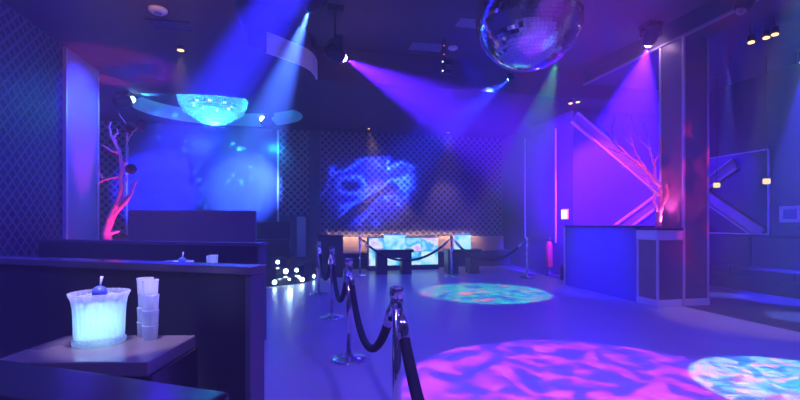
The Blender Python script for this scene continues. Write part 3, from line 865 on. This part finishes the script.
# two heads under the oval opening, washing the blue panel and the recess
beam((-3.52, 10.0, 3.92), (-2.5, 10.3, 4.36), (.02, .25, 1), 90, 70, M['e_cyan'], 'stage light at the oval opening, above the moss balls', ZC, 1.1, blend=.8)
spot('panel_wash', (-3.3, 10.6, 3.9), (-3.2, BY, 2.6), (.02, .06, 1), 300, 95, .8)
beam((-1.02, 10.9, 3.86), (-1.6, 10.7, 4.3), (.02, .3, 1), 60, 70, M['e_cyan'], 'stage light at the oval opening, beside the chandelier', ZC, 1.1, blend=.8)
spot('panel_corner_wash', (-.95, 12.2, 3.6), (-.9, BY, 3.25), (.01, .35, 1), 50, 90, 1.0)
point('chandelier_bulb', (-2.12, 10.9, 3.98), (.02, .6, .95), 70, .2)
point('cove_lamp', (-2.12, 11.0, 4.30), (.01, .35, .95), 30, .1)
point('chandelier_bulb', (-2.12, 10.9, 3.82), (.10, .8, .9), 45, .1)
# added dot-pattern spot imitating chandelier glints on the blue panel
spot('panel_sparkle_spot', (-2.12, 10.2, 3.4), (-2.6, BY, 2.9), (.1, .5, 1), 1400, 75, .8, .02,
     gobo(13, [(.0, (.5, 1, 1)), (.13, (.3, .9, 1)), (.20, (.02, .1, .4)), (.26, (0, 0, 0))], 0.0, 3.0, kind='voronoi'))
spot('ceiling_uplight', (-3.95, 9.0, 2.2), (-3.65, 9.2, ZC), (1, .02, .22), 110, 22, .6)
# pink uplight at the foot of the branch, magenta uplight on the pedestal
spot('tree_uplight', (-3.05, 7.85, .2), (-3.2, 8.25, 3.4), (1, .02, .18), 220, 34, .5)
spot('pedestal_uplight', (5.78, 5.98, 1.30), (5.9, 6.2, 3.2), (1, .10, .6), 45, 75, .6)
spot('tree_spot', (3.6, 5.2, 4.4), (5.7, 6.2, 2.0), (1, .02, .16), 500, 15, .6)
# red pattern on the pillar
spot('pillar_gobo', (4.9, 3.9, 4.4), (6.15, PY, 1.9), (1, .03, .04), 330, 34, .6, .02, gobo(10, [(.50, (0, 0, 0)), (.60, (1, .2, .15)), (.68, (1, .25, .2))], .4, 6.0))
al = bpy.data.lights.new('bench_fill', 'AREA'); al.shape = 'RECTANGLE'; al.size = 4.6; al.size_y = .03; al.color = (1, .62, .36); al.energy = 16  # added warm fill for the bench back, no lamp seen there
ao = bpy.data.objects.new('bench_fill', al); COL.objects.link(ao); ao.location = (3.0, 12.62, .98); ao.rotation_euler = (math.radians(28), 0, 0)
spot('ball_fill_spot', (1.2, 1.2, 4.5), (2.13, 3.83, 3.35), (.35, .3, 1), 500, 22, .4, .08)  # added fill to brighten the ball, its source unseen
# general blue wash: added fill spots near the ceiling, without fixtures
for (x, y, z, e, c) in ((2.5, .6, 4.5, 580, (.13, .09, 1)), (2.8, 5.2, 4.5, 420, DEEP), (-2.0, 4.0, 3.95, 150, (.06, .03, 1)), (-2.2, 7.4, 3.95, 150, (.06, .02, 1)),
                        (7.6, 3.2, 4.15, 350, (.05, .03, 1)), (2.8, 10.0, 3.95, 300, DEEP), (-.6, 1.0, 3.9, 330, (.20, .14, 1))):
    spot('wash_fill', (x, y, z), (x, y, 0), c, e, 165, 1.0, .12)
spot('booth_wash', (2.6, 7.2, 4.4), (5.45, 7.2, .6), (.01, .005, 1), 1700, 28, .8, .08)
spot('lattice_wash', (-1.9, 2.2, 3.95), (-3.62, 4.6, .7), (.03, .025, 1), 450, 90, .9, .1)
spot('pier_wash', (-2.5, 7.7, 3.95), (-3.6, 8.05, 3.2), (.02, .03, 1), 400, 70, .9, .05)
# warm ceiling spots: (position, aimed at, watts)
def downlight(p, tgt, lb, watts, s=1.0, ang=50):
    p = Vector(p); d = (Vector(tgt)-p).normalized()
    t = thing('ceiling_spotlight', lb, 'spotlight', tuple(p), 0, 'warm ceiling spots')
    m = d.to_track_quat('Z', 'Y').to_matrix().to_4x4()
    b = MB(); b.M = m; b.lathe([(.035*s, -.12*s), (.05*s, -.10*s), (.055*s, .0), (.05*s, 0)], 16); hd = b.build('lamp_body', M['black_metal'], t)
    b = MB(); b.M = m; b.lathe([(.04*s, .0), (.045*s, .008), (.03*s, .014)], 16); b.build('lens', M['e_warm'], hd)
    spot('warm_spot', p+d*.03, tgt, (1, .62, .28), watts, ang, .6, .03)
    return t
for (x, y, z, lb) in ((6.66, 5.26, 4.10, 'warm ceiling spot of the row of three, closest to the pillar'), (6.74, 5.10, 4.11, 'warm ceiling spot in the middle of the row of three'),
                      (6.77, 5.0, 4.12, 'warm ceiling spot of the row of three, farthest from the pillar')):
    t_ = downlight((x, y, z), (6.1, 4.8, 0), lb, 50, 1.0, 36)
    MB().tube([(0, 0, 0), (0, 0, ZR-z)], .012, 8).build('stem', M['black_metal'], t_)
for (x, y, z, lb) in ((5.72, 8.45, 3.97, 'warm ceiling spot of the pair above the chevron tip, outer one'), (5.88, 8.42, 4.0, 'warm ceiling spot of the pair above the chevron tip, inner one')):
    t_ = downlight((x, y, z), (6.0, 8.2, 0), lb, 25)
    MB().tube([(0, 0, 0), (0, 0, ZC-z)], .012, 8).build('stem', M['black_metal'], t_)
downlight((-1.87, 7.2, 4.0), (-1.85, 7.3, 0), 'warm recessed spot in the ceiling near the smoke detector', 150, 1.1, 40)
downlight((1.75, 12.0, 3.98), (2.6, 12.9, .6), 'tiny warm spot on the ceiling above the diamond lattice', 300, .8, 45)
t_ = downlight((4.1, 12.0, 3.98), (4.4, 12.9, .6), 'tiny pale spot on the ceiling near the dark wall panel', 150, .8, 45)
spot('table_fill', (-.85, 2.0, 4.0), (-.88, 2.42, .90), (.8, .68, 1), 480, 13, .5, .03)  # added fill for the glasses and bucket, no fixture above
spot('table_fill', (-.95, 3.8, 4.0), (-.98, 4.1, .95), (.6, .7, 1), 260, 10, .5, .03)  # added fill for the second bucket, likewise unseen
# added upward fill that warms the left ceiling, no fixture there
spot('warm_spot', (-1.45, 4.3, 3.6), (-1.7, 5.2, 4.05), (1, .42, .22), 34, 120, 1.0, .05)
# ceiling details
t = thing('smoke_detector', 'round pale smoke detector on the ceiling near the warm recessed spot', 'smoke detector', (-1.82, 5.98, ZC), 0)
MB().lathe([(.11, 0), (.11, -.03), (.08, -.055)], 28).build('body', M['plastic_white'], t)
MB().lathe([(.045, -.055), (.045, -.065)], 20).build('sensor', M['vent'], t)
def vent(x, y, z, w, h, lb, m, rot=0):
    t = thing('ceiling_vent', lb, 'vent', (x, y, z), rot, 'ceiling vents')
    b = MB(); b.box(-w/2, w/2, -h/2, -h/2+.03, -.02, 0); b.box(-w/2, w/2, h/2-.03, h/2, -.02, 0); b.box(-w/2, -w/2+.03, -h/2, h/2, -.02, 0); b.box(w/2-.03, w/2, -h/2, h/2, -.02, 0)
    b.build('frame', m, t)
    b = MB()
    for k in range(5): b.box(-w/2+.03, w/2-.03, -h/2+.03+(h-.06)*k/5, -h/2+.03+(h-.06)*(k+.6)/5, -.015, -.005)
    b.build('slats', m, t)
vent(-1.79, 6.42, ZC, .55, .28, 'dark ceiling vent next to the smoke detector', M['black_metal'])
vent(2.25, 7.85, ZT, .62, .34, 'pale ceiling vent near the small hanging light bar', M['vent'])
vent(2.72, 6.75, ZT, .48, .30, 'pale ceiling vent close to the mirror ball', M['vent'])
t = thing('smoke_detector', 'small round detector on the raised ceiling beside the hanging light bar', 'smoke detector', (2.75, 7.78, ZT), 0)
MB().lathe([(.09, 0), (.09, -.03), (.06, -.05)], 24).build('body', M['plastic_white'], t)
t = thing('hanging_control_bar', 'small dark hanging bar with tiny white lamps under the raised ceiling', 'light bar', (2.47, 7.5, ZT))
MB().box(-.03, .03, -.03, .03, -.62, 0).build('post', M['black_metal'], t)
MB().box(-.05, .16, -.04, .04, -.46, -.38).build('control_box', M['black_metal'], t)
MB().box(-.05, .14, -.04, .04, -.62, -.55).build('control_box', M['black_metal'], t)
for z in (-.42, -.585): 
    o = MB().ball((-.03, -.05, z), .012, 2).build('indicator', M['e_led'], t)
for z in (-.12, -.28):
    o = MB().ball((.0, -.035, z), .010, 2).build('indicator', mat('red led', (.3, 0, .1), .4, emit=(1, .1, .3), es=2), t)
# light inside the bucket and bins
for (x, y, z, e) in ((-1.01, 2.40, .82, 5), (-.99, 2.38, .90, 5), (-1.01, 2.40, 1.03, .8), (-1.10, 4.14, .88, 8), (-1.10, 4.14, 1.03, 1.5)):
    point('bucket_led', (x, y, z), (.36, .66, 1), e*.065, .04)
point('steps_glow', (-.3, 9.3, .15), (.6, .95, 1), 3, .05)

# ------------------------------------------------------------------ haze filling the whole room
hz = bpy.data.materials.new('haze'); hz.use_nodes = True
nt = hz.node_tree; nt.nodes.remove(nt.nodes['Principled BSDF'])
vsn = nt.nodes.new('ShaderNodeVolumeScatter'); vsn.inputs['Color'].default_value = (1, 1, 1, 1)
vsn.inputs['Density'].default_value = .020; vsn.inputs['Anisotropy'].default_value = 0.0
nt.links.new(vsn.outputs[0], nt.nodes['Material Output'].inputs['Volume'])
o = MB().box(-7.2, RX+.5, FY-.6, BY+.5, -.3, 5.2).build('haze', hz)
tag(o, 'thin theatrical haze filling the whole room', 'haze'); o['kind'] = 'stuff'

# ------------------------------------------------------------------ world and view
w = bpy.data.worlds.new('world'); scn.world = w; w.use_nodes = True
w.node_tree.nodes['Background'].inputs[0].default_value = (0, 0, 0, 1)
scn.view_settings.view_transform = 'Standard'; scn.view_settings.look = 'None'
scn.view_settings.gamma = 1; scn.view_settings.use_curve_mapping = False; scn.view_settings.exposure = .6
c = scn.cycles
c.max_bounces = 6; c.diffuse_bounces = 3; c.glossy_bounces = 3; c.transmission_bounces = 5; c.volume_bounces = 0
c.use_denoising = True; c.sample_clamp_indirect = 4; c.caustics_reflective = False; c.caustics_refractive = False
